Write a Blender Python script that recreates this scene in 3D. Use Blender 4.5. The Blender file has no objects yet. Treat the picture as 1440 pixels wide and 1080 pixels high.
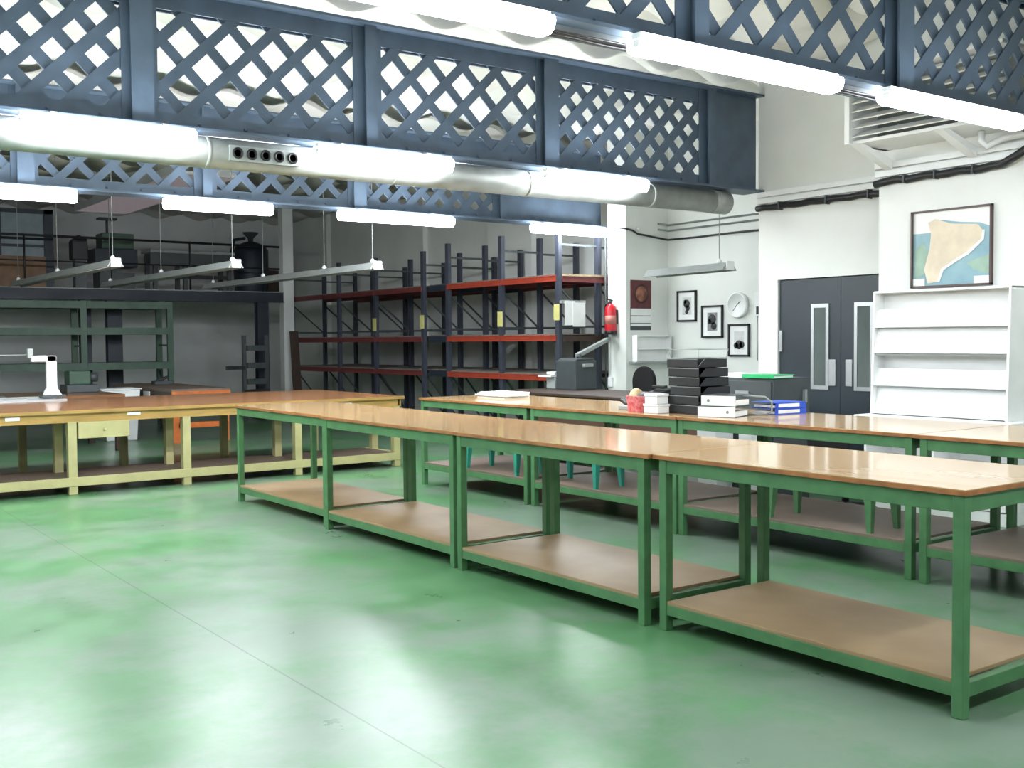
import bpy, math, random
from mathutils import Vector, Matrix
random.seed(7)
SC = bpy.context.scene
COL = SC.collection

# ---------------------------------------------------------------- camera, world, exposure
F_PX, YAW, PITCH, ROLL = 1522.0, .6297, .0411, -.0084
cam_data = bpy.data.cameras.new('camera')
cam = bpy.data.objects.new('camera', cam_data)
COL.objects.link(cam)
cam_data.sensor_width = 36.0
cam_data.lens = F_PX / 1440.0 * 36.0
_f0 = Vector((math.sin(YAW), math.cos(YAW), 0)); _r0 = Vector((math.cos(YAW), -math.sin(YAW), 0)); _u0 = Vector((0, 0, 1))
_F = _f0 * math.cos(PITCH) - _u0 * math.sin(PITCH)
_U = _u0 * math.cos(PITCH) + _f0 * math.sin(PITCH)
_R = _r0 * math.cos(ROLL) + _U * math.sin(ROLL)
_U = _U * math.cos(ROLL) - _r0 * math.sin(ROLL)
cam.matrix_world = Matrix(((_R.x, _U.x, -_F.x, 0), (_R.y, _U.y, -_F.y, 0), (_R.z, _U.z, -_F.z, 1.5), (0, 0, 0, 1)))
SC.camera = cam
world = bpy.data.worlds.new('world'); SC.world = world
world.use_nodes = True
world.node_tree.nodes['Background'].inputs[0].default_value = (.6, .7, .8, 1)
world.node_tree.nodes['Background'].inputs[1].default_value = .05
vs = SC.view_settings
vs.view_transform = 'Standard'; vs.look = 'None'; vs.gamma = 1.0; vs.use_curve_mapping = False
vs.exposure = 1.7
LAMP_W = 17.0          # emission strength of the lit fluorescent diffusers

# ---------------------------------------------------------------- materials
def lin(c):
    return tuple(((x / 255) / 12.92 if x / 255 <= .04045 else ((x / 255 + .055) / 1.055) ** 2.4) for x in c) + (1,)
MATS = {}
def mat(name, rgb, rough=.5, metal=0.0, var=.08, scale=6.0, spec=.5, emit=None, es=0.0, coat=0.0, bump=0.0, rgb2=None, stretch=None):
    if name in MATS: return MATS[name]
    m = bpy.data.materials.new(name); m.use_nodes = True
    nt = m.node_tree; b = nt.nodes['Principled BSDF']
    b.inputs['Roughness'].default_value = rough; b.inputs['Metallic'].default_value = metal
    b.inputs['Specular IOR Level'].default_value = spec
    b.inputs['Coat Weight'].default_value = coat; b.inputs['Coat Roughness'].default_value = .12
    tc = nt.nodes.new('ShaderNodeTexCoord'); n = nt.nodes.new('ShaderNodeTexNoise')
    n.inputs['Scale'].default_value = scale; n.inputs['Detail'].default_value = 5
    src = tc.outputs['Object']
    if stretch:
        mp = nt.nodes.new('ShaderNodeMapping'); mp.inputs['Scale'].default_value = stretch
        nt.links.new(src, mp.inputs['Vector']); src = mp.outputs['Vector']
    nt.links.new(src, n.inputs['Vector'])
    r = nt.nodes.new('ShaderNodeValToRGB')
    c = lin(rgb); c2 = lin(rgb2) if rgb2 else tuple(max(0, x * (1 - var * 2)) for x in c[:3]) + (1,)
    c1 = c if rgb2 else tuple(min(1, x * (1 + var)) for x in c[:3]) + (1,)
    r.color_ramp.elements[0].position = .32; r.color_ramp.elements[0].color = c2
    r.color_ramp.elements[1].position = .68; r.color_ramp.elements[1].color = c1
    nt.links.new(n.outputs['Fac'], r.inputs['Fac']); nt.links.new(r.outputs['Color'], b.inputs['Base Color'])
    if bump:
        bp_ = nt.nodes.new('ShaderNodeBump'); bp_.inputs['Strength'].default_value = bump; bp_.inputs['Distance'].default_value = .01
        nt.links.new(n.outputs['Fac'], bp_.inputs['Height']); nt.links.new(bp_.outputs['Normal'], b.inputs['Normal'])
    if emit:
        b.inputs['Emission Color'].default_value = lin(emit); b.inputs['Emission Strength'].default_value = es
    MATS[name] = m
    return m

def floor_material():
    m = bpy.data.materials.new('green_epoxy_floor'); m.use_nodes = True
    nt = m.node_tree; b = nt.nodes['Principled BSDF']; L = nt.links.new
    tc = nt.nodes.new('ShaderNodeTexCoord')
    def noise(scale, detail, rough=.55):
        n = nt.nodes.new('ShaderNodeTexNoise'); n.inputs['Scale'].default_value = scale
        n.inputs['Detail'].default_value = detail; n.inputs['Roughness'].default_value = rough
        L(tc.outputs['Object'], n.inputs['Vector']); return n
    def ramp(src, p0, c0, p1, c1):
        r = nt.nodes.new('ShaderNodeValToRGB'); e = r.color_ramp.elements
        e[0].position, e[0].color, e[1].position, e[1].color = p0, c0, p1, c1
        L(src, r.inputs['Fac']); return r
    def mix(f, a, c):
        x = nt.nodes.new('ShaderNodeMix'); x.data_type = 'RGBA'
        L(f, x.inputs[0]); L(a, x.inputs[6]); L(c, x.inputs[7]); return x
    n1, n2, n3 = noise(.62, 9, .7), noise(2.2, 8, .7), noise(1.3, 7, .65)
    g = ramp(n2.outputs['Fac'], .3, lin((70, 116, 74)), .7, lin((93, 138, 97)))
    w = ramp(n3.outputs['Fac'], .3, lin((112, 124, 113)), .7, lin((120, 138, 124)))
    f = ramp(n1.outputs['Fac'], .44, (0, 0, 0, 1), .57, (.82, .82, .82, 1))
    worn = mix(f.outputs['Color'], g.outputs['Color'], w.outputs['Color'])
    # saw-cut joints every five metres
    sep = nt.nodes.new('ShaderNodeSeparateXYZ'); L(tc.outputs['Object'], sep.inputs[0])
    def joint(out, off):
        a = nt.nodes.new('ShaderNodeMath'); a.operation = 'ADD'; a.inputs[1].default_value = off; L(out, a.inputs[0])
        p = nt.nodes.new('ShaderNodeMath'); p.operation = 'PINGPONG'; p.inputs[1].default_value = 2.5; L(a.outputs[0], p.inputs[0])
        c = nt.nodes.new('ShaderNodeMath'); c.operation = 'LESS_THAN'; c.inputs[1].default_value = .0045; L(p.outputs[0], c.inputs[0])
        return c
    j1 = joint(sep.outputs['X'], -2.0)
    dark = nt.nodes.new('ShaderNodeRGB'); dark.outputs[0].default_value = lin((34, 56, 42))
    jm = nt.nodes.new('ShaderNodeMath'); jm.operation = 'MULTIPLY'; jm.inputs[1].default_value = .5; L(j1.outputs[0], jm.inputs[0])
    col = mix(jm.outputs[0], worn.outputs[2], dark.outputs[0])
    L(col.outputs[2], b.inputs['Base Color'])
    rr = nt.nodes.new('ShaderNodeMapRange'); rr.inputs['To Min'].default_value = .2; rr.inputs['To Max'].default_value = .42; b.inputs['Specular IOR Level'].default_value = .28
    L(n2.outputs['Fac'], rr.inputs['Value']); L(rr.outputs[0], b.inputs['Roughness'])
    bp_ = nt.nodes.new('ShaderNodeBump'); bp_.inputs['Strength'].default_value = .04; bp_.inputs['Distance'].default_value = .01
    L(n3.outputs['Fac'], bp_.inputs['Height']); L(bp_.outputs['Normal'], b.inputs['Normal'])
    return m

WHITE = mat('white_wall_paint', (226, 228, 224), .7, var=.03, scale=1.5)
GREYW = mat('grey_wall_paint', (218, 220, 218), .8, var=.05, scale=1.2)
CEIL = mat('white_fibre_cement', (222, 222, 214), .8, var=.05, scale=2)
NAVY = mat('blue_grey_girder_paint', (82, 98, 116), .5, var=.1, scale=4)
NAVYD = mat('dark_blue_steel_paint', (36, 44, 56), .5, var=.1)
GREEN = mat('green_frame_paint', (76, 122, 80), .4, var=.1, scale=9)
GREEND = mat('dark_green_paint', (62, 88, 72), .5, var=.1)
TEAL = mat('teal_stool_paint', (44, 140, 120), .4)
TOP = mat('tan_laminate', (198, 165, 122), .11, var=.08, scale=3, rgb2=(190, 154, 110), spec=.6, stretch=(3, .5, 1))
EDGE = mat('orange_brown_wood_edge', (160, 102, 58), .5, var=.15, scale=14)
HARDB = mat('hardboard_shelf', (164, 138, 104), .42, var=.1, scale=2.2, rgb2=(144, 118, 86))
HARDB2 = mat('grey_brown_shelf_board', (120, 104, 92), .55, var=.1, scale=2.2)
CREAM = mat('cream_yellow_paint', (190, 182, 132), .45, var=.06)
OCHRE = mat('ochre_wood', (186, 148, 82), .5, var=.12, scale=5, stretch=(.6, 4, 4))
BTOP = mat('brown_bench_laminate', (140, 98, 66), .22, var=.1, scale=2, rgb2=(124, 84, 56))
REDB = mat('orange_red_beam_paint', (156, 60, 42), .45, var=.08)
REDD = mat('dark_red_beam_paint', (108, 48, 46), .5, var=.08)
RACKB = mat('dark_blue_rack_paint', (58, 62, 74), .5, var=.08)
CHIP = mat('chipboard', (168, 148, 118), .8, var=.12, scale=20)
CHIPG = mat('grey_chipboard', (118, 112, 104), .8, var=.12, scale=20)
STEEL = mat('galvanised_steel', (158, 162, 158), .55, metal=.35, var=.08, scale=9)
GREYM = mat('grey_painted_metal', (150, 156, 154), .45, var=.05)
GREYD = mat('dark_grey_plastic', (66, 72, 74), .45, var=.06)
BLACK = mat('black_plastic', (26, 27, 30), .45, var=.05)
BLACKF = mat('black_fabric', (20, 20, 22), .9, var=.1, scale=40)
DOORM = mat('slate_door_paint', (42, 52, 59), .4, var=.1, scale=1.6)
ALU = mat('aluminium', (188, 192, 194), .35, metal=.8, var=.04)
WPLAST = mat('white_plastic', (232, 234, 234), .4, var=.02)
WPAINT = mat('white_furniture_paint', (240, 241, 240), .45, var=.02)
PAPER = mat('white_paper', (236, 237, 236), .8, var=.03)
GLASS = mat('dark_door_glass', (96, 106, 104), .1, var=.1, scale=2)
DIFF = mat('lit_diffuser', (255, 255, 255), .5, var=0.0, emit=(244, 250, 255), es=LAMP_W)
RED = mat('red_extinguisher_paint', (196, 24, 40), .3, var=.05)
REDW = mat('red_patterned_plastic', (206, 60, 74), .5, var=.2, scale=45, rgb2=(232, 150, 156))
ORANGE = mat('orange_wood', (196, 104, 44), .5, var=.12)
DBROWN = mat('dark_brown_wood', (62, 46, 38), .5, var=.15)
PLY = mat('plywood', (128, 100, 76), .7, var=.1)
BLUE = mat('blue_binder_card', (46, 84, 196), .45, var=.05)
FOLDER = mat('green_folder', (38, 178, 108), .45, var=.05)
YELLOW = mat('yellow_label', (212, 206, 130), .6, var=.05)
BEIGE = mat('beige_cloth', (214, 190, 150), .8, var=.1)
MAROON = mat('maroon_card', (98, 42, 46), .5, var=.15, scale=12)
PINK = mat('pale_pink_skylight', (190, 178, 182), .6, var=.04, emit=(205, 188, 194), es=.07)

# ---------------------------------------------------------------- mesh builder
class MB:
    def __init__(s): s.v, s.f, s.m, s.sm, s.mats = [], [], [], [], []
    def mi(s, m):
        if m not in s.mats: s.mats.append(m)
        return s.mats.index(m)
    def add(s, vs_, fs, m, smooth=False, M=None):
        o = len(s.v)
        for p in vs_:
            p = Vector(p)
            s.v.append(M @ p if M is not None else p)
        k = s.mi(m)
        for f in fs: s.f.append([i + o for i in f]); s.m.append(k); s.sm.append(smooth)
        return s
    def box(s, x0, x1, y0, y1, z0, z1, m, M=None):
        x0, x1 = min(x0, x1), max(x0, x1); y0, y1 = min(y0, y1), max(y0, y1); z0, z1 = min(z0, z1), max(z0, z1)
        return s.add([(x0, y0, z0), (x1, y0, z0), (x1, y1, z0), (x0, y1, z0), (x0, y0, z1), (x1, y0, z1), (x1, y1, z1), (x0, y1, z1)],
                     [(0, 3, 2, 1), (4, 5, 6, 7), (0, 1, 5, 4), (1, 2, 6, 5), (2, 3, 7, 6), (3, 0, 4, 7)], m, M=M)
    def bar(s, p, q, w, h, m, up=(0, 0, 1)):
        p, q = Vector(p), Vector(q); d = (q - p).normalized(); u = Vector(up)
        if abs(d.dot(u)) > .98: u = Vector((1, 0, 0))
        a = d.cross(u).normalized(); b = a.cross(d).normalized()
        vs_ = [e + a * sx * w / 2 + b * sy * h / 2 for e in (p, q) for sx, sy in ((-1, -1), (1, -1), (1, 1), (-1, 1))]
        return s.add(vs_, [(3, 2, 1, 0), (4, 5, 6, 7), (0, 1, 5, 4), (1, 2, 6, 5), (2, 3, 7, 6), (3, 0, 4, 7)], m)
    def tube(s, pts, r, m, n=10, cap=True, smooth=True):
        pts = [Vector(p) for p in pts]; rs = r if isinstance(r, (list, tuple)) else [r] * len(pts)
        vs_, fs = [], []; ref = None
        for i, p in enumerate(pts):
            d = (pts[min(i + 1, len(pts) - 1)] - pts[max(i - 1, 0)]).normalized()
            if ref is None: ref = Vector((0, 0, 1)) if abs(d.z) < .9 else Vector((1, 0, 0))
            a = d.cross(ref).normalized(); b = a.cross(d).normalized(); ref = b
            for k in range(n):
                t = 2 * math.pi * k / n
                vs_.append(p + (a * math.cos(t) + b * math.sin(t)) * rs[i])
        for i in range(len(pts) - 1):
            for k in range(n):
                k2 = (k + 1) % n
                fs.append((i * n + k, i * n + k2, (i + 1) * n + k2, (i + 1) * n + k))
        s.add(vs_, fs, m, smooth)
        if cap:
            o = len(s.v) - len(vs_); k = s.mi(m)
            s.f.append([o + i for i in range(n)][::-1]); s.m.append(k); s.sm.append(False)
            s.f.append([o + (len(pts) - 1) * n + i for i in range(n)]); s.m.append(k); s.sm.append(False)
        return s
    def lathe(s, prof, c, m, n=20, M=None):
        vs_, fs = [], []; c = Vector(c)
        for (r, z) in prof:
            for k in range(n):
                t = 2 * math.pi * k / n; vs_.append(c + Vector((r * math.cos(t), r * math.sin(t), z)))
        for i in range(len(prof) - 1):
            for k in range(n):
                k2 = (k + 1) % n; fs.append((i * n + k, i * n + k2, (i + 1) * n + k2, (i + 1) * n + k))
        fs.append(tuple(range(n))[::-1]); fs.append(tuple((len(prof) - 1) * n + i for i in range(n)))
        return s.add(vs_, fs, m, True, M)
    def prism(s, poly, axis, a, b, m, smooth=False):
        n = len(poly)
        def P(u, v, t): return {'x': (t, u, v), 'y': (u, t, v), 'z': (u, v, t)}[axis]
        vs_ = [P(u, v, a) for u, v in poly] + [P(u, v, b) for u, v in poly]
        fs = [tuple(range(n))[::-1], tuple(range(n, 2 * n))] + [(i, (i + 1) % n, (i + 1) % n + n, i + n) for i in range(n)]
        return s.add(vs_, fs, m, smooth)
    def build(s, name, parent=None, bevel=0.0, local=False):
        me = bpy.data.meshes.new(name)
        off = Vector((0, 0, 0))
        p = parent
        while p is not None and not local: off += p.location; p = p.parent
        me.from_pydata([v - off for v in s.v], [], s.f)
        for m in s.mats: me.materials.append(m)
        for i, p in enumerate(me.polygons): p.material_index = s.m[i]; p.use_smooth = s.sm[i]
        import bmesh
        bm = bmesh.new(); bm.from_mesh(me); bmesh.ops.recalc_face_normals(bm, faces=bm.faces); bm.to_mesh(me); bm.free()
        o = bpy.data.objects.new(name, me); COL.objects.link(o)
        if parent: o.parent = parent
        if bevel:
            md = o.modifiers.new('bevel', 'BEVEL'); md.width = bevel; md.segments = 2; md.limit_method = 'ANGLE'
        return o

def thing(name, label, cat, loc=(0, 0, 0), group=None, rz=0.0):
    o = bpy.data.objects.new(name, None); COL.objects.link(o)
    o.location = loc; o.rotation_euler = (0, 0, rz); o.empty_display_size = .1
    o['label'] = label; o['category'] = cat
    if group: o['group'] = group
    return o
def tag(o, label, cat, group=None):
    o['label'] = label; o['category'] = cat
    if group: o['group'] = group
    return o
def struct(name, mb, parent=None, label=None, cat=None):
    o = mb.build(name, parent); o['kind'] = 'structure'
    if label: o['label'] = label
    if cat: o['category'] = cat
    return o
def dup(root, loc, label, group=None):
    r = root.copy(); COL.objects.link(r); r.location = loc; r['label'] = label
    if group: r['group'] = group
    for ch in list(root.children):
        c = ch.copy(); COL.objects.link(c); c.parent = r
        for g in list(ch.children):
            d = g.copy(); COL.objects.link(d); d.parent = c
    return r
def bx(name, parent, x0, x1, y0, y1, z0, z1, m, bevel=0.0, local=False):
    return MB().box(x0, x1, y0, y1, z0, z1, m).build(name, parent, bevel, local)
def plain(name, label, cat, mb, bevel=0.0, group=None):
    return tag(mb.build(name, None, bevel), label, cat, group)

# ---------------------------------------------------------------- the setting
XR, YB = 10.9, 24.0          # long right-hand wall, far wall
FLOOR = floor_material()
struct('floor', MB().box(-4, 11.1, -3, 24.2, -.1, 0, FLOOR))
struct('wall_back', MB().box(-4, 11.1, YB, YB + .2, 0, 4.6, GREYW))
struct('wall_left', MB().box(-4.2, -4, -3, 24.2, 0, 4.6, WHITE))
struct('wall_front', MB().box(-4, 9.3, -3.2, -3, 0, 4.6, WHITE))
struct('wall_right', MB().box(XR, XR + .2, 7.93, 24, 0, 4.6, WHITE))
w = MB()                                       # entrance wall with its doorway, set forward of the alcove
DY0, DY1, DZ = 6.1, 7.67, 2.11
w.box(9.1, 9.3, DY1, 7.93, 0, 4.6, WHITE); w.box(9.1, 9.3, DY0, DY1, DZ, 4.6, WHITE); w.box(9.1, 9.3, -3, DY0, 0, 4.6, WHITE)
w.box(9.3, XR, 7.73, 7.93, 0, 4.6, WHITE)
struct('wall_entrance', w)
struct('wall_column', MB().box(8.5, 9.1, 3.7, 6.0, 0, 4.6, WHITE))
struct('wall_pillar', MB().box(10.1, XR, 11.17, 11.55, 0, 4.6, WHITE))
for i, (a, b) in enumerate(((14.25, 15.5), (17.65, 18.7), (21.7, 23.3))):
    struct('wall_pilaster_%d' % (i + 1), MB().box(XR - .1, XR, a, b, 0, 4.3, WHITE))
struct('trim_post', MB().box(9.0, 9.22, 20.0, 20.2, 0, 4.2, GREYW))

def wavy(x0, x1, rows, m, amp=.06, per=.9, th=.02):
    mb = MB(); nseg = int((x1 - x0) / per * 14)
    for (ya, za, yb_, zb) in rows:
        vs_, fs = [], []
        for t in (0, th):
            for (y, z) in ((ya, za), (yb_, zb)):
                for i in range(nseg + 1):
                    x = x0 + (x1 - x0) * i / nseg
                    vs_.append((x, y, z + t + amp * math.sin(2 * math.pi * x / per)))
        n = nseg + 1
        for i in range(nseg):
            fs += [(i, i + 1, n + i + 1, n + i), (2 * n + i, 3 * n + i, 3 * n + i + 1, 2 * n + i + 1),
                   (i, 2 * n + i, 2 * n + i + 1, i + 1), (n + i, n + i + 1, 3 * n + i + 1, 3 * n + i)]
        mb.add(vs_, fs, m, True)
    return mb
rows = []
y = -3.0
while y < 11.9:                                # overlapping corrugated sheets, each lapped over the next
    rows.append((y, 4.42, y + 1.3, 4.28)); y += 1.24
struct('ceiling', wavy(-4, 11.1, rows, CEIL))
rows = []
y = 11.9
while y < 24.1:
    rows.append((y, 4.36, y + 1.3, 4.26)); y += 1.24
struct('ceiling_rear', wavy(-4, 11.1, rows, CEIL))
struct('roof_deck', MB().box(-4.2, 11.1, -3.2, 24.2, 4.6, 4.7, GREYW))

# ---------------------------------------------------------------- lattice girders
def lattice(mb, x0, x1, z0, z1, y, period, w, m):
    """two layers of flat bars crossing at 45 degrees, cut off at the panel's edges"""
    h = w / 2 * math.sqrt(2)
    for s, yy in ((1, y - .012), (-1, y + .004)):
        c = math.floor((min(x0 - z1, x0 + z0) - 1) / period) * period
        while c < x1 + z1 + 1:
            # centre line x = c + s*z ; corners offset +-h in x
            poly = []
            def clip(poly, f):
                out = []
                for i in range(len(poly)):
                    a, b = poly[i], poly[(i + 1) % len(poly)]
                    fa, fb = f(a), f(b)
                    if fa >= 0: out.append(a)
                    if (fa >= 0) != (fb >= 0):
                        t = fa / (fa - fb); out.append((a[0] + (b[0] - a[0]) * t, a[1] + (b[1] - a[1]) * t))
                return out
            poly = [(c + s * z0 - h, z0), (c + s * z0 + h, z0), (c + s * z1 + h, z1), (c + s * z1 - h, z1)]
            poly = clip(poly, lambda p: p[0] - x0); poly = clip(poly, lambda p: x1 - p[0]) if poly else poly
            if len(poly) >= 3:
                mb.prism(poly, 'y', yy, yy + .012, m)
            c += period
def girder(y, xend, label):
    t = thing('lattice_girder', label, 'roof girder', (-4, y, 3.06), 'lattice girders under the roof')
    tc = MB(); tc.box(-4, xend, y - .15, y + .15, 4.075, 4.095, NAVY).box(-4, xend, y - .02, y, 3.94, 4.08, NAVY).box(-4, xend, y + .06, y + .08, 3.94, 4.08, NAVY)
    tc.build('top_chord', t)
    bc = MB(); bc.box(-4, xend, y - .15, y + .15, 3.06, 3.08, NAVY).box(-4, xend, y - .02, y, 3.07, 3.19, NAVY).box(-4, xend, y + .06, y + .08, 3.07, 3.19, NAVY)
    k = -3.9
    while k < xend: bc.lathe([(.014, 0), (.012, .012), (0.001, .016)], (0, 0, 0), NAVY, 8, Matrix.Translation((k, y - .02, 3.125)) @ Matrix.Rotation(math.pi / 2, 4, 'X')); k += .36
    bc.build('bottom_chord', t)
    px = [-3.2, -1.3, .6, 2.5, 4.36, 6.24, 8.36]
    for i, x in enumerate(px):
        p = MB(); ww = .16 if i % 2 == 1 else .1
        p.box(x - ww / 2, x + ww / 2, y - .1, y - .085, 3.08, 4.08, NAVY).box(x - .012, x + .012, y - .09, y + .06, 3.08, 4.08, NAVY)
        p.box(x - .13, x + .13, y - .03, y - .02, 3.08, 4.08, NAVY)
        p.build('stiffener_post', t)
    per = [.295, .355, .295, .295, .355, .355, .27]
    xs = [-4] + px
    for i in range(7):
        mb = MB(); lattice(mb, xs[i], xs[i + 1], 3.14, 3.98, y, per[i], .088 if i in (0, 3, 6) else .08, NAVY); mb.build('lattice_panel', t)
    e = MB(); e.box(8.36, xend - .005, y - .032, y - .0205, 3.081, 4.074, NAVY)
    e.build('end_plate', t)
    return t
girder(8.0, 9.1, 'blue grey lattice girder in the middle above the long silver duct')
girder(11.72, 10.1, 'far lattice girder behind the duct, ending on the pillar with the fire extinguisher')
girder(.58, 8.5, 'lattice girder over the camera, out of the frame')
girder(4.3, 8.5, 'near lattice girder at top right with close-meshed dark end panel')

# ---------------------------------------------------------------- lit fluorescent battens
def lamp(x0, x1, y, label, group, ztop=3.045, bracket=(-.03, .16, .0145), k=1.0):
    t = thing('fluorescent_lamp', label, 'lamp', (x0, y, ztop), group)
    L = x1 - x0
    MB().box(0, L, -.035, .035, -.03, 0, WPLAST).build('housing', t, local=True)
    prof = [(-.035, -.012), (-.08, -.03), (-.088, -.065), (-.074, -.105), (-.045, -.13), (.045, -.13), (.074, -.105), (.088, -.065), (.08, -.03), (.035, -.012)]
    prof = [(u * (.5 + k / 2), -.012 + (v + .012) * k) for u, v in prof]
    MB().prism(prof, 'x', .004, L - .004, DIFF).build('diffuser', t, local=True)
    big = [(u * .35, -.04 * k + (v + .012) * .4) for u, v in prof]
    MB().prism(big, 'x', 0, .004, WPLAST).build('end_cap', t, local=True)
    MB().prism(big, 'x', L - .004, L, WPLAST).build('end_cap', t, local=True)
    if bracket:
        for f in (.18, .82): MB().box(L * f - .02, L * f + .02, bracket[0], bracket[1], -.004, bracket[2], GREYM).build('bracket', t, local=True)
    return t
G1 = 'lamps along the near side of the middle girder'
lamp(-.9, .9, 7.78, 'added lit lamp under the middle girder, far left, unseen out of the frame', G1)  # extra lamp added out of view to raise the brightness
lamp(1.64, 2.82, 7.78, 'lit fluorescent lamp in front of the duct, left of the nozzle outlets', G1)
lamp(3.8, 5.03, 7.78, 'lit fluorescent lamp in front of the duct, just right of the nozzle outlets', G1)
lamp(6.06, 7.27, 7.78, 'lit fluorescent lamp in front of the duct, nearest its right end', G1)
G2 = 'lamps half hidden behind the duct'
lamp(.4, 2.22, 8.28, 'lit lamp showing as a thin strip below the duct at far left', G2, 3.02, (-.13, .03, .04))
lamp(2.8, 3.86, 8.28, 'lit lamp showing as a thin strip under the duct below the nozzle outlets', G2, 3.02, (-.13, .03, .04))
lamp(4.28, 5.52, 8.28, 'lit lamp showing as a thin strip below the middle of the duct', G2, 3.02, (-.13, .03, .04))
lamp(6.43, 7.48, 8.28, 'lit lamp showing as a thin strip below the duct near its right end', G2, 3.02, (-.13, .03, .04))
G3 = 'lamps along the far girder'
lamp(1.5, 2.93, 11.47, 'lit fluorescent lamp on the far girder, cut by the left edge of the photo', G3)
lamp(3.83, 5.03, 11.47, 'lit fluorescent lamp on the far girder, second from the left', G3)
lamp(5.89, 7.44, 11.47, 'lit fluorescent lamp on the far girder, third from the left above the racks', G3)
lamp(8.73, 9.97, 11.47, 'lit fluorescent lamp on the far girder, rightmost, next to the white pillar', G3)
G4 = 'lamps along the near girder'
lamp(1.7, 3.23, 4.13, 'lit fluorescent lamp cut off by the top edge of the photo', G4, 3.056, (-.03, .1, .0035), .8)
lamp(3.81, 5.4, 4.13, 'long lit fluorescent lamp on the near girder at upper right', G4, 3.056, (-.03, .1, .0035), .8)
lamp(5.92, 7.46, 4.13, 'lit fluorescent lamp on the near girder at the right edge below dark lattice', G4, 3.056, (-.03, .1, .0035), .8)
lamp(-.6, 1.0, 4.13, 'added lit lamp on the near girder, unseen out of the frame at left', G4, 3.056, (-.03, .1, .0035), .8)  # unseen lamp, added past the left edge for more light
G6 = 'added unseen lamps behind the far girder, brightening the rear workshop'  # hidden lamps added to brighten the dim rear
for x0, x1 in ((-1.6, -.2), (.1, 1.3), (1.62, 3.0), (4.06, 5.2), (6.24, 7.7)):
    lamp(x0, x1, 12.0, 'added lit lamp on the rear side of the far girder, hidden behind it', G6, 3.09, (-.14, .03, -.002), .7)
lamp(-1.6, -.2, 11.47, 'added lit lamp at the left end of the far girder, unseen out of the frame', G3)  # row continued out of view, added to light the rear
G7 = 'added unseen lamps on the girder over the camera'  # unseen lamps added to brighten the near floor and right side
for x in (.9, 3.6): lamp(x, x + 2.0, .41, 'added lit lamp on the girder over the camera, unseen out of the frame', G7, 3.056, (-.03, .1, .0035), .8)
t = thing('cable_tray', 'dark perforated cable tray with wires under the near girder', 'cable tray', (2, 4.3, 3.0))
MB().box(-3.9, 8.45, 4.24, 4.36, 3.05, 3.058, GREYD).box(-3.9, 8.45, 4.24, 4.25, 3.03, 3.05, GREYD).box(-3.9, 8.45, 4.35, 4.36, 3.03, 3.05, GREYD).build('tray', t)
for k in range(3):
    pts = [(-3.8 + i * .4, 4.265 + .035 * k + .008 * math.sin(i * 1.7 + k), 3.036 + .006 * math.sin(i * 2.3 + k * 2)) for i in range(31)]
    MB().tube(pts, .009, BLACK, 6).build('cable', t)

# ---------------------------------------------------------------- air duct
t = thing('air_duct', 'long round silver ventilation duct with five nozzle outlets under the middle girder', 'air duct', (2, 8.03, 2.935))
d = MB(); d.tube([(-3.9, 8.03, 2.935), (8.45, 8.03, 2.935)], .118, STEEL, 28)
d.tube([(8.45, 8.03, 2.935), (8.68, 8.03, 2.935), (8.69, 8.03, 2.935)], [.124, .124, .06], STEEL, 28)
d.build('duct_pipe', t)
for x in (-2.5, -.9, .7, 2.98, 4.6, 6.0, 7.55):
    MB().tube([(x, 8.03, 2.935), (x + .03, 8.03, 2.935)], .1225, STEEL, 28).build('joint_collar', t)
np_ = MB(); np_.box(3.14, 3.71, 7.895, 7.925, 2.87, 2.985, GREYM); np_.build('nozzle_plate', t)
for i in range(5):
    x = 3.2 + i * .112
    MB().lathe([(.042, 0), (.044, .012), (.03, .014), (.026, -.01)], (0, 0, 0), BLACK, 16, Matrix.Translation((x, 7.895, 2.928)) @ Matrix.Rotation(math.pi / 2, 4, 'X')).build('nozzle', t)

# ---------------------------------------------------------------- switched-off hanging lamps
def hang_lamp(x, y0, y1, z0, z1, rods, label, group, wide=.2):
    t = thing('hanging_lamp', label, 'lamp', (x, y0, z0), group)
    prof = [(-wide / 2, -.06), (-wide / 2 + .01, -.065), (-.05, 0), (.05, 0), (wide / 2 - .01, -.065), (wide / 2, -.06), (.05, .03), (-.05, .03)]
    mb = MB(); L = y1 - y0
    n = len(prof)
    vs_ = [(x + u, y0, z0 + v) for u, v in prof] + [(x + u, y1, z1 + v) for u, v in prof]
    mb.add(vs_, [tuple(range(n)), tuple(range(n, 2 * n))[::-1]] + [(i, n + i, n + (i + 1) % n, (i + 1) % n) for i in range(n)], GREYM)
    mb.build('reflector', t)
    MB().tube([(x - .03, y0 + .05, z0 - .03), (x - .03, y1 - .05, z1 - .03)], .014, WPLAST, 8).build('tube', t)
    MB().tube([(x + .03, y0 + .05, z0 - .03), (x + .03, y1 - .05, z1 - .03)], .014, WPLAST, 8).build('tube', t)
    MB().box(x - .06, x + .06, y0 - .02, y0, z0 - .06, z0 + .045, WPLAST).build('end_cap', t)
    for f in rods:
        yy = y0 + (y1 - y0) * f; zz = z0 + (z1 - z0) * f
        MB().tube([(x, yy, zz + .03), (x, yy, 4.3 if yy < 12 else 4.28)], .005, GREYM, 6).build('hanging_rod', t)
        MB().lathe([(.03, 0), (.035, .03), (.012, .06)], (x, yy, zz + .025), WPLAST, 10).build('hanger', t)
    return t
G5 = 'unlit trough lamps hanging over the rear workshop'
hang_lamp(3.95, 13.7, 19.4, 2.5, 2.5, (.02, .5, .95), 'unlit grey trough lamp hanging at far left, leftmost of three', G5)
hang_lamp(5.3, 13.2, 19.0, 2.5, 2.5, (.02, .5, .95), 'unlit grey trough lamp hanging in the middle of the three', G5)
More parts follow.
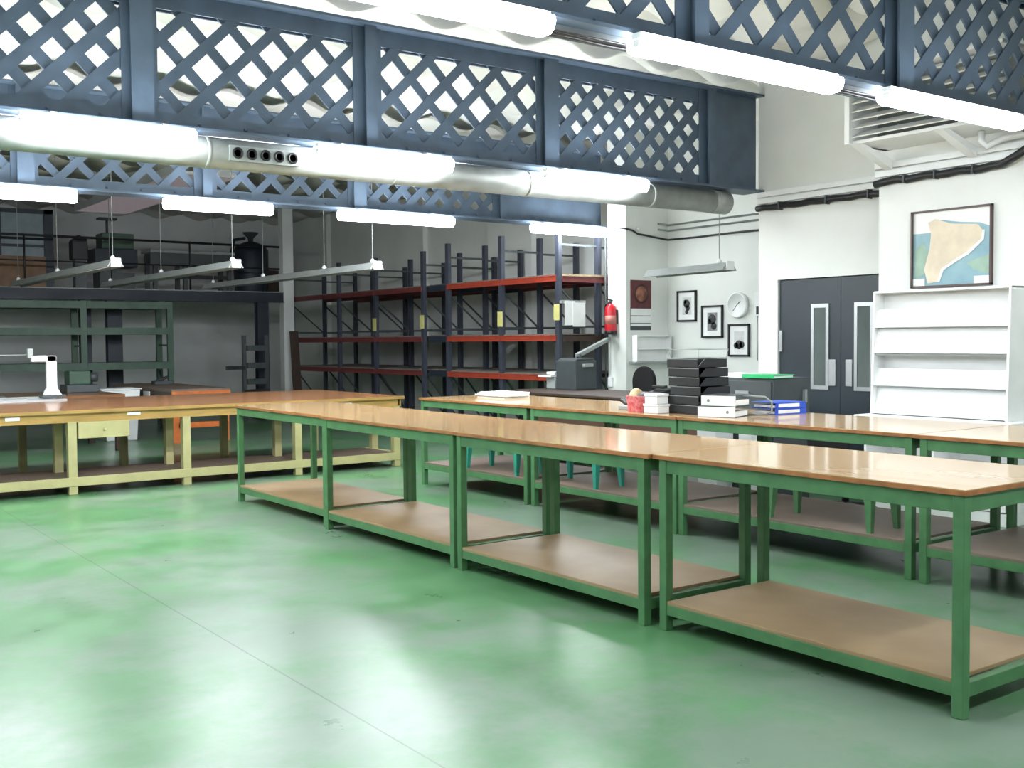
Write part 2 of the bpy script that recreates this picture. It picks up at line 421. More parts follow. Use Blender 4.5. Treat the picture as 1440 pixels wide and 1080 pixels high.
hang_lamp(7.0, 12.6, 18.8, 2.5, 2.5, (.02, .25, .6, .95), 'unlit grey trough lamp hanging in front of the left racks, rightmost of three', G5)
hang_lamp(9.5, 8.72, 10.05, 2.345, 2.33, (.12,), 'unlit flat trough lamp hanging by a rod above the framed pictures', None, .24)

# ---------------------------------------------------------------- green worktables
def leg(t, x, y, z1, s=.05):
    MB().box(x - s / 2, x + s / 2, y - s / 2, y + s / 2, 0, z1, GREEN).build('leg', t, .004)
def worktable(label, group, x0, x1, y0, y1, ztop, zsh, ty0, ty1, over_x=.035, back=.15, rail=.055, apron=.07, topm=TOP, shm=HARDB):
    """x0..x1 and y0..y1 are the leg centres"""
    t = thing('worktable', label, 'worktable', ((x0 + x1) / 2, (y0 + y1) / 2, 0), group)
    tp = MB(); tp.box(x0 - over_x, x1 + back, ty0, ty1, ztop - .004, ztop, topm)
    tp.box(x0 - over_x, x1 + back, ty0, ty1, ztop - .024, ztop - .004, EDGE)
    tp.build('tabletop', t)
    zt = ztop - .024
    f = MB(); h = .02
    for x in (x0, x1): f.box(x - h, x + h, y0, y1, zt - apron, zt, GREEN)
    for y in (y0, y1): f.box(x0, x1, y - h, y + h, zt - apron, zt, GREEN)
    f.build('top_frame', t, .003)
    for x in (x0, x1):
        for y in (y0, y1): leg(t, x, y, zt)
    MB().box(x0 - .02, x1 + .02, y0 + .027, y1 - .027, zsh - .018, zsh, shm).build('shelf', t, .002)
    r = MB()
    for x in (x0, x1): r.box(x - h, x + h, y0, y1, zsh - .018 - rail, zsh - .018, GREEN)
    for y in (y0, y1): r.box(x0, x1, y - h, y + h, zsh - .018 - rail, zsh - .018, GREEN)
    r.build('shelf_frame', t, .003)
    return t
GA, GB = 'front row of green worktables', 'rear row of green worktables'
worktable('green worktable nearest the camera in the front row, whole lower shelf in view', GA, 3.885, 4.63, 2.36, 4.0, .905, .155, 2.325, 4.062)
worktable('second green worktable from the camera in the front row', GA, 3.86, 4.63, 4.135, 5.86, .905, .155, 4.07, 5.908)
worktable('third green worktable from the camera in the front row', GA, 3.87, 4.64, 5.965, 7.8, .905, .155, 5.916, 7.853)
worktable('farthest green worktable of the front row, its end close to the yellow bench', GA, 3.91, 4.66, 7.915, 9.71, .905, .155, 7.861, 9.745)
worktable('rear-row green worktable at the right edge, beside the white display unit', GB, 5.86, 6.84, 1.95, 3.8, .905, .24, 1.9, 3.851, back=.05, shm=HARDB2)
worktable('rear-row green worktable carrying the binders and black letter trays', GB, 5.88, 6.84, 3.915, 5.87, .905, .24, 3.863, 5.898, back=.05, shm=HARDB2)
worktable('rear-row green worktable with the red basket and white boxes', GB, 5.87, 6.84, 5.935, 7.72, .905, .24, 5.906, 7.771, back=.05, shm=HARDB2)
worktable('farthest rear-row green worktable with a white paper bundle on top', GB, 5.87, 6.84, 7.83, 9.61, .905, .24, 7.779, 9.65, back=.05, shm=HARDB2)

# ---------------------------------------------------------------- stools kept on the rear shelves
def stool(label, x, y, z, m, w=.42, hgt=.42, l=.3):
    t = thing('stool', label, 'stool', (x, y, z), 'stools stored on the rear shelves')
    MB().box(-l / 2, l / 2, -w / 2, w / 2, hgt - .025, hgt, m).box(-l / 2 + .02, l / 2 - .02, -w / 2 + .02, w / 2 - .02, hgt - .07, hgt - .025, m).build('seat', t, .006, local=True)
    for sx in (-1, 1):
        for sy in (-1, 1):
            a = Vector((sx * (l / 2 - .025), sy * (w / 2 - .03), hgt - .03)); b = Vector((sx * (l / 2 - .005), sy * (w / 2 - .012), 0))
            n = MB(); r0, r1 = .035, .016
            vs_ = [a + Vector((i * r0, j * r0, 0)) for i, j in ((-1, -1), (1, -1), (1, 1), (-1, 1))] + [b + Vector((i * r1, j * r1, 0)) for i, j in ((-1, -1), (1, -1), (1, 1), (-1, 1))]
            n.add(vs_, [(0, 1, 2, 3), (7, 6, 5, 4), (0, 4, 5, 1), (1, 5, 6, 2), (2, 6, 7, 3), (3, 7, 4, 0)], m)
            n.build('leg', t, local=True)
    return t
stool('teal stool with tapered legs on the shelf of the farthest rear worktable', 6.03, 8.42, .24, TEAL, .84)
stool('teal stool on the shelf below the red basket, its leg near the shelf edge', 6.03, 7.24, .24, TEAL, .72)
stool('green stool on the shelf below the binders and letter trays', 6.05, 4.63, .24, GREEN, .84)

# ---------------------------------------------------------------- long yellow cutting bench
t = thing('cutting_bench', 'long yellow workbench with brown top crossing the room behind the front tables', 'workbench', (3, 12.3, 0))
MB().box(-.6, 6.55, 11.17, 13.55, .812, .838, BTOP).box(-.6, 6.55, 11.165, 11.17, .805, .838, OCHRE).build('tabletop', t)
MB().box(-.6, 6.5, 11.2, 11.235, .715, .812, OCHRE).box(-.6, 6.5, 13.48, 13.515, .715, .812, OCHRE).box(6.48, 6.52, 11.2, 13.515, .715, .812, OCHRE).build('apron', t)
for x in (.25, 1.5, 2.77, 3.92, 5.19, 6.46):
    for y in (11.235, 11.78, 13.44):
        MB().box(x - .042, x + .042, y - .042, y + .042, 0, .72, CREAM).build('leg', t, .004)
MB().box(-.6, 6.46, 11.2, 12.0, .15, .168, HARDB2).build('shelf', t)
MB().box(-.6, 6.5, 11.185, 11.2, .08, .17, CREAM).box(-.6, 6.5, 11.98, 12.0, .08, .15, CREAM).box(6.44, 6.5, 11.2, 12.0, .08, .17, CREAM).build('shelf_rail', t, .003)
dr = MB().box(2.83, 3.33, 11.2, 11.75, .55, .715, CREAM).build('drawer', t, .004)
MB().lathe([(.012, 0), (.016, .012), (.006, .02)], (0, 0, 0), CREAM, 10, Matrix.Translation((3.08, 11.2, .635)) @ Matrix.Rotation(math.pi / 2, 4, 'X')).build('knob', dr)
for x0, x1, z0, z1 in ((2.16, 2.29, .757, .79), (3.31, 3.44, .762, .795), (5.66, 5.86, .755, .785)):
    o = MB().box(x0, x1, 11.19, 11.2, z0, z1, PAPER).build('paper_label', t); o['label'] = 'white paper label'

# fabric end cutter on its track at the back of the bench
t = thing('fabric_cutter', 'fabric cutter with white upright arm and shiny rails at left end of yellow bench', 'cutting machine', (2.5, 13.3, .838))
MB().box(-.5, 3.2, 13.12, 13.16, .838, .862, ALU).box(-.5, 3.1, 13.22, 13.28, .838, .872, ALU).box(-.5, 3.05, 13.36, 13.42, .838, .885, STEEL).build('track', t)
MB().box(2.95, 3.2, 13.16, 13.4, .872, .905, GREYD).build('carriage', t, .004)
a = MB(); a.box(3.02, 3.13, 13.26, 13.34, .9, 1.36, WPLAST); a.box(2.86, 3.13, 13.26, 13.34, 1.29, 1.36, WPLAST); a.prism([(2.98, .9), (3.18, .9), (3.13, .98), (3.02, .98)], 'y', 13.25, 13.35, WPLAST)
a.build('arm', t, .008)
MB().box(2.82, 2.88, 13.27, 13.33, 1.33, 1.44, GREYM).build('handle', t, .006)
MB().tube([(-.5, 13.3, 1.37), (2.83, 13.3, 1.37)], .006, GREYM, 6).build('guide_rod', t)
MB().box(.9, 2.6, 13.42, 13.5, .838, .9, GREYD).build('blade_guard', t)

# ---------------------------------------------------------------- pallet racks along the right wall
def rack(label, group, ys, x0, depth, nrow, ztop, zs, beam_m, rear_m, up_m=RACKB, boards=True, tags=(), side=False):
    t = thing('pallet_rack', label, 'storage rack', (x0, (ys[0] + ys[-1]) / 2, 0), group)
    xs = [x0 + depth * i for i in range(nrow + 1)]
    for y in ys:
        for i, x in enumerate(xs):
            h = ztop if i < nrow else ztop - .04
            u = MB(); u.box(x - .03, x + .03, y - .042, y + .042, 0, h, up_m); u.box(x - .06, x + .06, y - .06, y + .06, 0, .008, up_m)
            u.build('upright', t)
        for i in range(nrow):
            b = MB()
            a, c = xs[i] + .03, xs[i + 1] - .03
            zz = ztop - .22 - .02 * i
            for z in (.15, 1.67, zz): b.bar((a, y, z), (c, y, z), .022, .03, GREYD)
            for p, q, r, s in ((a, .15, a, zz), (a, 2.2, c, 1.67), (a, .95, c, .15)): b.bar((p, y, q), (r, y, s), .02, .024, GREYD)
            b.build('frame_brace', t)
    for k in range(len(ys) - 1):
        a, c = ys[k] + .042, ys[k + 1] - .042
        for z in zs:
            m = MB(); m.box(x0 - .045, x0 + .0, a - .03, c + .03, z - .042, z + .042, beam_m); m.box(x0 - .052, x0 - .045, a - .03, c + .03, z - .042, z - .026, beam_m).box(x0 - .052, x0 - .045, a - .03, c + .03, z + .026, z + .042, beam_m)
            m.build('beam', t, .004)
            for i in range(1, nrow + 1):
                MB().box(xs[i] - .025, xs[i] + .025, a, c, z - .042, z + .042, rear_m).build('beam', t)
            if boards: MB().box(x0 + .005, xs[-1] - .03, a + .002, c - .002, z + .042, z + .06, CHIPG).build('shelf_board', t)
    for y, z in tags:
        o = MB().box(x0 - .04, x0 - .031, y - .06, y + .06, z - .11, z + .11, YELLOW).build('load_tag', t); o['label'] = 'yellow load tag'
    if side:
        for z, mm in ((zs[0], REDD), (zs[1], DBROWN)):
            MB().box(x0 + .03, x0 + depth * nrow - .03, ys[0] - .06, ys[0] - .045, z - .05, z + .03, mm).build('side_beam', t)
        MB().box(x0 + .03, x0 + depth * nrow - .03, ys[0] - .07, ys[0] - .045, zs[0] + .03, zs[0] + .06, CHIP).build('side_board', t)
    return t
GR = 'blue racks with red beams along the right wall'
ZS = (2.335, 1.515, .96)
rack('blue rack with bright orange-red beams next to the white pillar', GR, (11.66, 13.0, 14.45), 9.3, .71, 2, 3.02, ZS, REDB, REDD, tags=((13.0, 1.8), (11.66, 1.87)), side=True)
lr = rack('blue rack with darker red beams along the right wall, farther back, three bays', GR, (15.2, 16.8, 18.2, 20.25), 9.3, .71, 2, 2.95, ZS, REDD, REDD, tags=((16.8, 1.78), (15.2, 1.8)))
# dark beams and boards that bridge the gap between the two racks
for z in ZS:
    for x in (9.36, 10.01, 10.72): MB().box(x - .025, x + .025, 14.515, 15.135, z - .05, z + .05, NAVYD).build('bridge_beam', lr)
    MB().box(9.38, 10.7, 14.52, 15.13, z + .05, z + .068, CHIPG).build('bridge_board', lr)
t = thing('paper_sheets', 'white paper sheets hanging at the right end of the red rack', 'paper', (9.5, 11.53, 2.0))
for i, (a, b, c) in enumerate(((9.3, 9.48, 1.69), (9.44, 9.66, 1.67))):
    MB().box(a, b, 11.525 - .006 * i, 11.53 - .006 * i, c, 2.02 - .02 * i, PAPER).build('sheet', t)
MB().box(9.28, 9.68, 11.53, 11.616, 1.99, 2.03, GREYM).build('clip_rail', t)

# ---------------------------------------------------------------- pillar and alcove
t = thing('fire_extinguisher', 'red fire extinguisher hanging on the white pillar', 'fire extinguisher', (10.02, 11.4, 1.56))
MB().lathe([(.06, 0), (.078, .015), (.08, .03), (.08, .33), (.07, .38), (.035, .42), (.025, .43)], (10.015, 11.4, 1.56), RED, 20).build('cylinder', t)
MB().lathe([(.082, 0), (.083, .05), (.08, .052)], (10.015, 11.4, 1.558), BLACK, 20).build('base_ring', t)
MB().tube([(10.015, 11.4, 1.98), (10.015, 11.4, 2.03)], .02, BLACK, 10).bar((10.015, 11.36, 2.03), (10.015, 11.46, 2.05), .02, .015, BLACK).bar((10.015, 11.36, 2.01), (10.015, 11.45, 2.0), .02, .012, BLACK).build('valve', t)
MB().tube([(10.015, 11.42, 2.01), (10.01, 11.5, 1.97), (10.0, 11.505, 1.8), (10.0, 11.49, 1.64)], .012, BLACK, 8).build('hose', t)
o = MB().lathe([(.0812, 0), (.0812, .12)], (10.015, 11.4, 1.7), mat('extinguisher_label', (190, 120, 110), .5), 20).build('label_band', t); o['label'] = 'pale instruction band'
MB().box(10.09, 10.1, 11.34, 11.46, 1.7, 1.9, BLACK).build('wall_bracket', t)
t = thing('wall_calendar', 'maroon wall calendar with round picture above white month rows', 'calendar', (10.36, 11.165, 1.62))
MB().box(10.18, 10.56, 11.155, 11.17, 1.92, 2.31, MAROON).build('picture_board', t)
pm = mat('calendar_picture', (176, 120, 92), .6, var=.3, scale=9, rgb2=(92, 40, 40))
MB().lathe([(.13, 0), (.13, .004)], (0, 0, 0), mat('calendar_ring', (70, 44, 40), .5), 24, Matrix.Translation((10.37, 11.155, 2.12)) @ Matrix.Rotation(math.pi / 2, 4, 'X')).build('picture_ring', t)
MB().lathe([(.105, 0), (.105, .006)], (0, 0, 0), pm, 24, Matrix.Translation((10.37, 11.155, 2.12)) @ Matrix.Rotation(math.pi / 2, 4, 'X')).build('picture', t)
for z0, z1, m in ((1.82, 1.915, PAPER), (1.715, 1.81, PAPER), (1.67, 1.705, PAPER), (1.62, 1.665, GREYD)):
    MB().box(10.18, 10.56, 11.16, 11.168, z0, z1, m).build('month_sheet', t)
MB().box(10.175, 10.565, 11.168, 11.17, 1.615, 1.925, GREYD).build('back_card', t)
t = thing('wall_rack', 'small white wall rack with two ledges under the calendar', 'shelf', (10.5, 11.1, 1.16))
for x in (10.2, 10.84): MB().box(x, x + .02, 11.06, 11.165, 1.18, 1.54, WPAINT).build('side', t)
MB().box(10.22, 10.84, 11.155, 11.168, 1.18, 1.54, WPAINT).build('back', t)
for z in (1.525, 1.345): MB().box(10.22, 10.84, 11.06, 11.155, z, z + .018, WPAINT).build('ledge', t)
MB().box(10.14, 10.88, 11.02, 11.168, 1.155, 1.18, GREYM).build('ledge', t)
t = thing('pipe_pair', 'thin vertical pipes running down the pillar edge beside the racks', 'pipe', (10.08, 11.53, 0))
MB().tube([(10.085, 11.5, .9), (10.085, 11.5, 3.02)], .016, WPLAST, 8).build('white_pipe', t)
MB().tube([(10.05, 11.54, .6), (10.05, 11.54, 3.02)], .014, GREYD, 8).build('grey_pipe', t)
MB().box(10.06, 10.1, 11.44, 11.52, .82, .96, WPLAST).build('socket_box', t, .005)

def frame(label, y0, y1, z0, z1, pic):
    t = thing('picture_frame', label, 'picture', (XR - .01, (y0 + y1) / 2, z0), 'framed black and white pictures on the alcove wall')
    a, b = XR - .03, XR - .002; w_ = .024
    MB().box(a, b, y0, y1, z1 - w_, z1, BLACK).box(a, b, y0, y1, z0, z0 + w_, BLACK).box(a, b, y0, y0 + w_, z0, z1, BLACK).box(a, b, y1 - w_, y1, z0, z1, BLACK).build('frame', t)
    MB().box(XR - .012, XR - .004, y0 + w_, y1 - w_, z0 + w_, z1 - w_, PAPER).build('mount', t)
    iy, iz = (y1 - y0) * .27, (z1 - z0) * .22
    MB().box(XR - .015, XR - .012, y0 + iy, y1 - iy, z0 + iz, z1 - iz, pic[0]).build('print', t)
    f = MB(); yc, zc = (y0 + y1) / 2, (z0 + z1) / 2
    for dy, dz, r in pic[1]:
        f.lathe([(r, 0), (r, .003)], (0, 0, 0), pic[2], 16, Matrix.Translation((XR - .015, yc + dy, zc + dz)) @ Matrix.Rotation(-math.pi / 2, 4, 'Y'))
    f.build('drawn_figure', t)
PG = mat('pale_print', (206, 207, 205), .7, var=.05, scale=14); PM = mat('mid_grey_print', (150, 151, 150), .7, var=.25, scale=16); PD = mat('ink_print', (64, 65, 68), .7, var=.2, scale=20)
frame('black framed picture of a dark figure, leftmost and highest of the three', 10.6, 10.97, 1.73, 2.16, (PG, [(0, .03, .06), (-.02, -.03, .04), (0, -.08, .03), (.03, .06, .03)], PD))
frame('black framed grey picture in the middle of the three', 10.11, 10.5, 1.5, 1.94, (PM, [(0, .03, .07), (-.03, -.06, .05), (.05, .0, .035)], PD))
frame('black framed picture below the round clock, rightmost of the three', 9.64, 10.01, 1.25, 1.68, (PG, [(0, -.06, .06), (.05, -.07, .04), (-.05, -.06, .045)], PD))
t = thing('wall_clock', 'round white wall clock above the right picture', 'clock', (XR - .03, 9.83, 1.93))
Mc = Matrix.Translation((XR, 9.83, 1.93)) @ Matrix.Rotation(-math.pi / 2, 4, 'Y')
MB().lathe([(.165, 0), (.17, .02), (.17, .05), (.155, .062), (.15, .05)], (0, 0, 0), WPLAST, 32, Mc).build('rim', t)
MB().lathe([(.15, .03), (.15, .045)], (0, 0, 0), mat('clock_dial', (196, 199, 196), .6, var=.03), 32, Mc).build('dial', t)
MB().bar((XR - .048, 9.83, 1.93), (XR - .048, 9.77, 1.98), .006, .012, BLACK).build('hour_hand', t)
MB().bar((XR - .05, 9.83, 1.93), (XR - .05, 9.9, 1.85), .004, .008, BLACK).build('minute_hand', t)
t = thing('wall_intercom', 'narrow white intercom with dark window and cord at the alcove edge', 'intercom', (XR - .03, 9.47, 1.78))
MB().box(XR - .045, XR, 9.42, 9.54, 1.78, 2.09, WPLAST).build('case', t, .006)
MB().box(XR - .05, XR - .045, 9.44, 9.5, 1.8, 1.9, BLACK).build('window', t)
MB().tube([(XR - .02, 9.5, 1.78), (XR - .02, 9.51, 1.5), (XR - .02, 9.5, 1.2)], .006, GREYM, 6).build('cord', t)

# cables and trunking
t = thing('black_cable', 'black cable sagging from the pillar across the alcove wall', 'cable', (10.5, 11, 2.9))
pts = [(10.08, 11.3, 3.03), (10.08, 11.15, 3.01), (10.2, 11.14, 2.99), (10.3, 11.15, 2.95), (10.6, 11.15, 2.92), (10.86, 11.13, 2.89), (10.87, 10.6, 2.885), (10.87, 10.0, 2.89), (10.87, 9.3, 2.885), (10.87, 7.95, 2.885)]
MB().tube(pts, .014, BLACK, 8).build('cable', t)
MB().lathe([(.02, 0), (.035, .03), (.01, .06)], (10.3, 11.15, 2.99), WPLAST, 10).build('clip', t)
for i, (z, nm) in enumerate(((3.1, 'upper'), (3.02, 'lower'))):
    plain('conduit', '%s thin grey conduit along the alcove wall above the black cable' % nm, 'conduit', MB().tube([(10.7, 11.16, z + .01), (10.885, 11.14, z), (10.885, 7.95, z)], .014, GREYM, 8))
t = thing('cable_bundle', 'thick black cable bundle above the double door', 'cable', (9.08, 7.2, 2.88))
MB().tube([(9.07, 7.93 - .1 * i, 2.885 + .006 * math.sin(i * 2)) for i in range(16)] + [(9.07, 6.02, 2.88)], .034, BLACK, 10).build('bundle', t)
for y in (7.6, 7.0, 6.5): MB().box(9.03, 9.1, y, y + .015, 2.84, 2.93, GREYD).build('strap', t)
t = thing('cable_bundle', 'thick black cable bundle above the framed map', 'cable', (8.47, 5.2, 2.88))
MB().tube([(8.465, 6.02, 2.87)] + [(8.465, 5.9 - .1 * i, 2.885 + .008 * math.sin(i * 2)) for i in range(11)] + [(8.44, 4.8, 2.89), (8.405, 4.65, 2.94), (8.4, 4.55, 2.99)], .034, BLACK, 10).build('bundle', t)
for y in (5.7, 5.4, 5.05): MB().box(8.425, 8.5, y, y + .015, 2.845, 2.922, GREYD).build('strap', t)
for lab, x, y0, y1 in (('pair of white trunking strips above the double door', 9.1, 6.02, 7.93), ('pair of white trunking strips on the column above the map', 8.5, 3.8, 6.02)):
    t = thing('trunking', lab, 'trunking', (x, (y0 + y1) / 2, 2.95), 'white trunking under the roof')
    MB().box(x - .04, x, y0, y1, 2.93, 2.985, WPLAST).build('strip', t, .004); MB().box(x - .05, x, y0, y1, 3.0, 3.055, WPLAST).build('strip', t, .004)

# ---------------------------------------------------------------- double door
def door(n, y0, y1, wy0, wy1, hy0, hy1, hinge):
    d = struct('door_%d' % n, MB().box(9.13, 9.17, y0 + .003, y1 - .003, .01, DZ - .01, DOORM))
    d['label'] = 'slate grey door leaf with narrow window'
    f = MB(); a, b, z0, z1 = 9.115, 9.135, 1.0, 1.8
    for (p, q, r, s) in ((wy0, wy1, z1, z1 + .04), (wy0, wy1, z0 - .04, z0), (wy0 - .035, wy0, z0 - .04, z1 + .04), (wy1, wy1 + .035, z0 - .04, z1 + .04)): f.box(a, b, p, q, r, s, ALU)
    f.build('window_frame', d)
    MB().box(9.122, 9.132, wy0, wy1, z0, z1, GLASS).build('glass', d)
    MB().box(9.118, 9.13, hy0, hy1, 1.0, 1.27, ALU).build('push_plate', d, .004)
    for z in (.3, 1.35):
        MB().box(9.105, 9.13, hinge - .02, hinge + .02, z, z + .22, ALU).build('hinge', d)
    return d
door(1, 6.885, 7.67, 7.06, 7.21, 6.94, 7.03, 7.64)
door(2, 6.1, 6.885, 6.53, 6.68, 6.74, 6.82, 6.14)
struct('door_recess', MB().box(9.28, 9.3, DY0, DY1, 0, DZ, DOORM))

# ---------------------------------------------------------------- white display unit, framed map, louvred unit
t = thing('display_unit', 'white display unit with two tiers of slanted shelves in front of the column', 'display shelf', (8.28, 5.2, 0))
Y0, Y1 = 4.56, 5.82
for y in (Y0, Y1 - .022): MB().prism([(8.13, .82), (8.46, .82), (8.46, 1.89), (8.17, 1.89)], 'y', y, y + .022, WPAINT).build('side_panel', t, .003)
MB().box(8.3, 8.32, Y0 + .022, Y1 - .022, .82, 1.875, WPAINT).build('back_panel', t)
MB().box(8.18, 8.46, Y0, Y1, 1.875, 1.895, WPAINT).build('top_panel', t, .003)
for zt, zb in ((1.735, 1.582), (1.572, 1.36), (1.22, 1.078), (1.068, .835)):
    MB().prism([(8.205, zt), (8.215, zt), (8.165, zb), (8.155, zb)], 'y', Y0 + .022, Y1 - .022, WPAINT).build('slanted_shelf', t)
    MB().box(8.14, 8.17, Y0 + .022, Y1 - .022, zb - .006, zb + .006, WPAINT).build('front_lip', t)
MB().box(8.18, 8.3, Y0 + .022, Y1 - .022, 1.335, 1.35, WPAINT).build('tier_shelf', t)
MB().box(7.98, 8.46, 4.44, 5.88, .79, .82, WPAINT).build('counter', t, .004)
b = MB(); b.box(8.06, 8.46, 4.5, 5.83, 0, .1, WPAINT).box(8.06, 8.46, 4.5, 4.52, .1, .79, WPAINT).box(8.06, 8.46, 5.81, 5.83, .1, .79, WPAINT).box(8.06, 8.46, 5.15, 5.17, .1, .79, WPAINT).box(8.44, 8.46, 4.52, 5.81, .1, .79, WPAINT).box(8.06, 8.46, 4.52, 5.81, .44, .46, WPAINT)
b.build('base_cabinet', t, .002)
for a, c in ((4.53, 5.14), (5.18, 5.8)): MB().box(8.06, 8.075, a, c, .11, .43, WPAINT).build('cabinet_door', t, .003)

t = thing('framed_map', 'framed map of a beige land and blue sea hanging above the display unit', 'map', (8.48, 5.28, 1.92))
my0, my1, mz0, mz1 = 4.9, 5.65, 1.92, 2.585
DF = mat('dark_wood_frame', (78, 58, 54), .4)
MB().box(8.46, 8.495, my0, my1, mz1 - .016, mz1, DF).box(8.46, 8.495, my0, my1, mz0, mz0 + .016, DF).box(8.46, 8.495, my0, my0 + .016, mz0, mz1, DF).box(8.46, 8.495, my1 - .016, my1, mz0, mz1, DF).build('frame', t)
SEA = mat('map_sea', (122, 158, 172), .5, var=.12, scale=5, rgb2=(146, 178, 184)); LAND = mat('map_land', (216, 202, 178), .5, var=.06, scale=7); PALE = mat('map_pale', (228, 228, 224), .5, var=.02)
GRL = mat('map_green', (150, 176, 158), .5, var=.1, scale=8)
MB().box(8.482, 8.49, my0 + .014, my1 - .014, mz0 + .014, mz1 - .014, SEA).build('map_sheet', t)
def mp(u, v): return (my1 - .016 - u * (my1 - my0 - .032), mz1 - .016 - v * (mz1 - mz0 - .032))
def mpoly(pts, x, m, nm): return MB().prism([mp(*p) for p in pts], 'x', x, x + .002, m).build(nm, t)
mpoly([(0, 0), (1, 0), (1, .26), (.86, .2), (.62, .17), (.28, .1), (.24, .28), (.0, .28)], 8.480, PALE, 'margin_area')
mpoly([(.02, .5), (.14, .4), (.2, .55), (.15, .85), (.02, .9)], 8.480, GRL, 'shaded_area')
mpoly([(.70, .72), (.98, .62), (.98, .88), (.8, .82)], 8.480, GRL, 'shaded_area')
mpoly([(.2, .14), (.3, .1), (.5, .18), (.66, .2), (.84, .22), (.9, .3), (.88, .42), (.7, .58), (.56, .66), (.38, .78), (.33, .95), (.2, .97), (.15, .78), (.22, .5), (.24, .3)], 8.478, LAND, 'land_area')
mpoly([(.9, .3), (.88, .42), (.7, .58), (.56, .66), (.38, .78), (.33, .95), (.36, .95), (.41, .8), (.58, .69), (.73, .61), (.92, .43), (.93, .3)], 8.476, PALE, 'coast_line')
mpoly([(0, .9), (.16, .9), (.16, 1), (0, 1)], 8.476, PALE, 'legend_box'); mpoly([(.8, .9), (.99, .9), (.99, 1), (.8, 1)], 8.476, PALE, 'legend_box')

t = thing('louvred_unit', 'white louvred air unit on slanted brackets at upper right', 'air unit', (8.2, 5.1, 3.15))
MB().box(7.96, 8.495, 4.5, 5.93, 3.16, 3.19, WPAINT).box(7.9, 8.495, 5.88, 5.93, 3.16, 3.75, WPAINT).box(7.9, 8.495, 4.5, 5.93, 3.72, 3.75, WPAINT).box(8.3, 8.495, 4.5, 5.88, 3.19, 3.72, GREYM).build('case', t, .004)
for i in range(7):
    z = 3.22 + i * .072
    MB().prism([(7.93, z), (7.94, z - .008), (8.06, z + .05), (8.05, z + .058)], 'y', 4.52, 5.88, WPAINT).build('louvre', t)
for y in (5.82, 5.02):
    MB().prism([(7.94, 3.16), (8.06, 3.16), (8.44, 3.06), (8.44, 2.98)], 'y', y, y + .08, WPAINT).build('bracket', t)
t = thing('white_pipe', 'white pipe dropping from the louvred unit and bending along the column', 'pipe', (8.3, 4.85, 3.1))
MB().tube([(8.3, 4.9, 3.155), (8.3, 4.9, 3.08), (8.33, 4.87, 3.03), (8.41, 4.78, 3.09), (8.41, 4.55, 3.1), (8.41, 4.48, 3.1)], .028, WPLAST, 12).build('pipe', t)

# ---------------------------------------------------------------- things on the rear row of worktables
TZ = .905
t = thing('paper_bundle', 'bundle of white paper lying on the farthest rear-row worktable', 'paper', (6.45, 9.02, TZ))
for i in range(5):
    k = .02 * math.sin(i * 2.1)
    MB().box(6.3 + k, 6.62 + k, 8.78 + k, 9.26 - k, TZ + .012 * i, TZ + .012 * (i + 1) - .001, PAPER).build('sheet_stack', t, .003)
t = thing('cable_reel', 'small dark object with a white lead beside the paper bundle', 'tool', (6.6, 9.6, TZ))
MB().box(6.58, 6.68, 9.4, 9.58, TZ, TZ + .035, GREYD).build('body', t, .008)
MB().tube([(6.56, 9.42, TZ + .01), (6.5, 9.38, TZ + .008), (6.5, 9.32, TZ + .008)], .008, WPLAST, 6).build('lead', t)

t = thing('red_basket', 'red patterned basket holding a beige cloth on the rear worktable', 'basket', (6.02, 6.5, TZ))
bm_ = MB(); ww = .075
pr = [(.066, 0), (.07, .004), (.082, .125), (.085, .13), (.078, .13), (.064, .01)]
vs_ = []
n = 28
def sq(r, k):
    a = 2 * math.pi * k / n; c, s_ = math.cos(a), math.sin(a); e = .5
    return (r * math.copysign(abs(c) ** e, c), r * 1.25 * math.copysign(abs(s_) ** e, s_))
fs = []
for (r, z) in pr:
    for k in range(n): vs_.append((sq(r, k)[0] + 6.02, sq(r, k)[1] + 6.5, TZ + z))
for i in range(len(pr) - 1):
    for k in range(n): fs.append((i * n + k, i * n + (k + 1) % n, (i + 1) * n + (k + 1) % n, (i + 1) * n + k))
fs.append(tuple(range(n))[::-1]); fs.append(tuple((len(pr) - 1) * n + i for i in range(n)))
bm_.add(vs_, fs, REDW, True); bm_.build('basket_wall', t)
def blob(mb, c, r, m, seed=0, n1=10, n2=16):
    vs_, fs = [], []; rn = random.Random(seed)
    for i in range(n1 + 1):
        th = math.pi * i / n1
        for k in range(n2):
            ph = 2 * math.pi * k / n2; q = 1 + .12 * math.sin(3 * ph + seed) * math.sin(th) + rn.uniform(-.03, .03)
            vs_.append((c[0] + r[0] * q * math.sin(th) * math.cos(ph), c[1] + r[1] * q * math.sin(th) * math.sin(ph), c[2] + r[2] * math.cos(th)))
    for i in range(n1):
        for k in range(n2): fs.append((i * n2 + k, i * n2 + (k + 1) % n2, (i + 1) * n2 + (k + 1) % n2, (i + 1) * n2 + k))
    return mb.add(vs_, fs, m, True)
plain('cloth_bundle', 'beige crumpled cloth sticking out of the red basket', 'cloth', blob(MB(), (6.03, 6.55, TZ + .12), (.055, .06, .07), BEIGE, 3))
plain('black_pouch', 'black pouch lying in the red basket beside the beige cloth', 'pouch', blob(MB(), (6.03, 6.445, TZ + .125), (.05, .07, .035), BLACK, 5))
t = thing('desk_tool', 'dark handheld tool with grey body left of the red basket', 'tool', (6.1, 6.75, TZ))
MB().box(6.05, 6.15, 6.65, 6.8, TZ, TZ + .04, GREYM).build('body', t, .01); MB().bar((6.1, 6.72, TZ + .045), (6.16, 6.86, TZ + .075), .05, .03, BLACK).build('handle', t, .006)
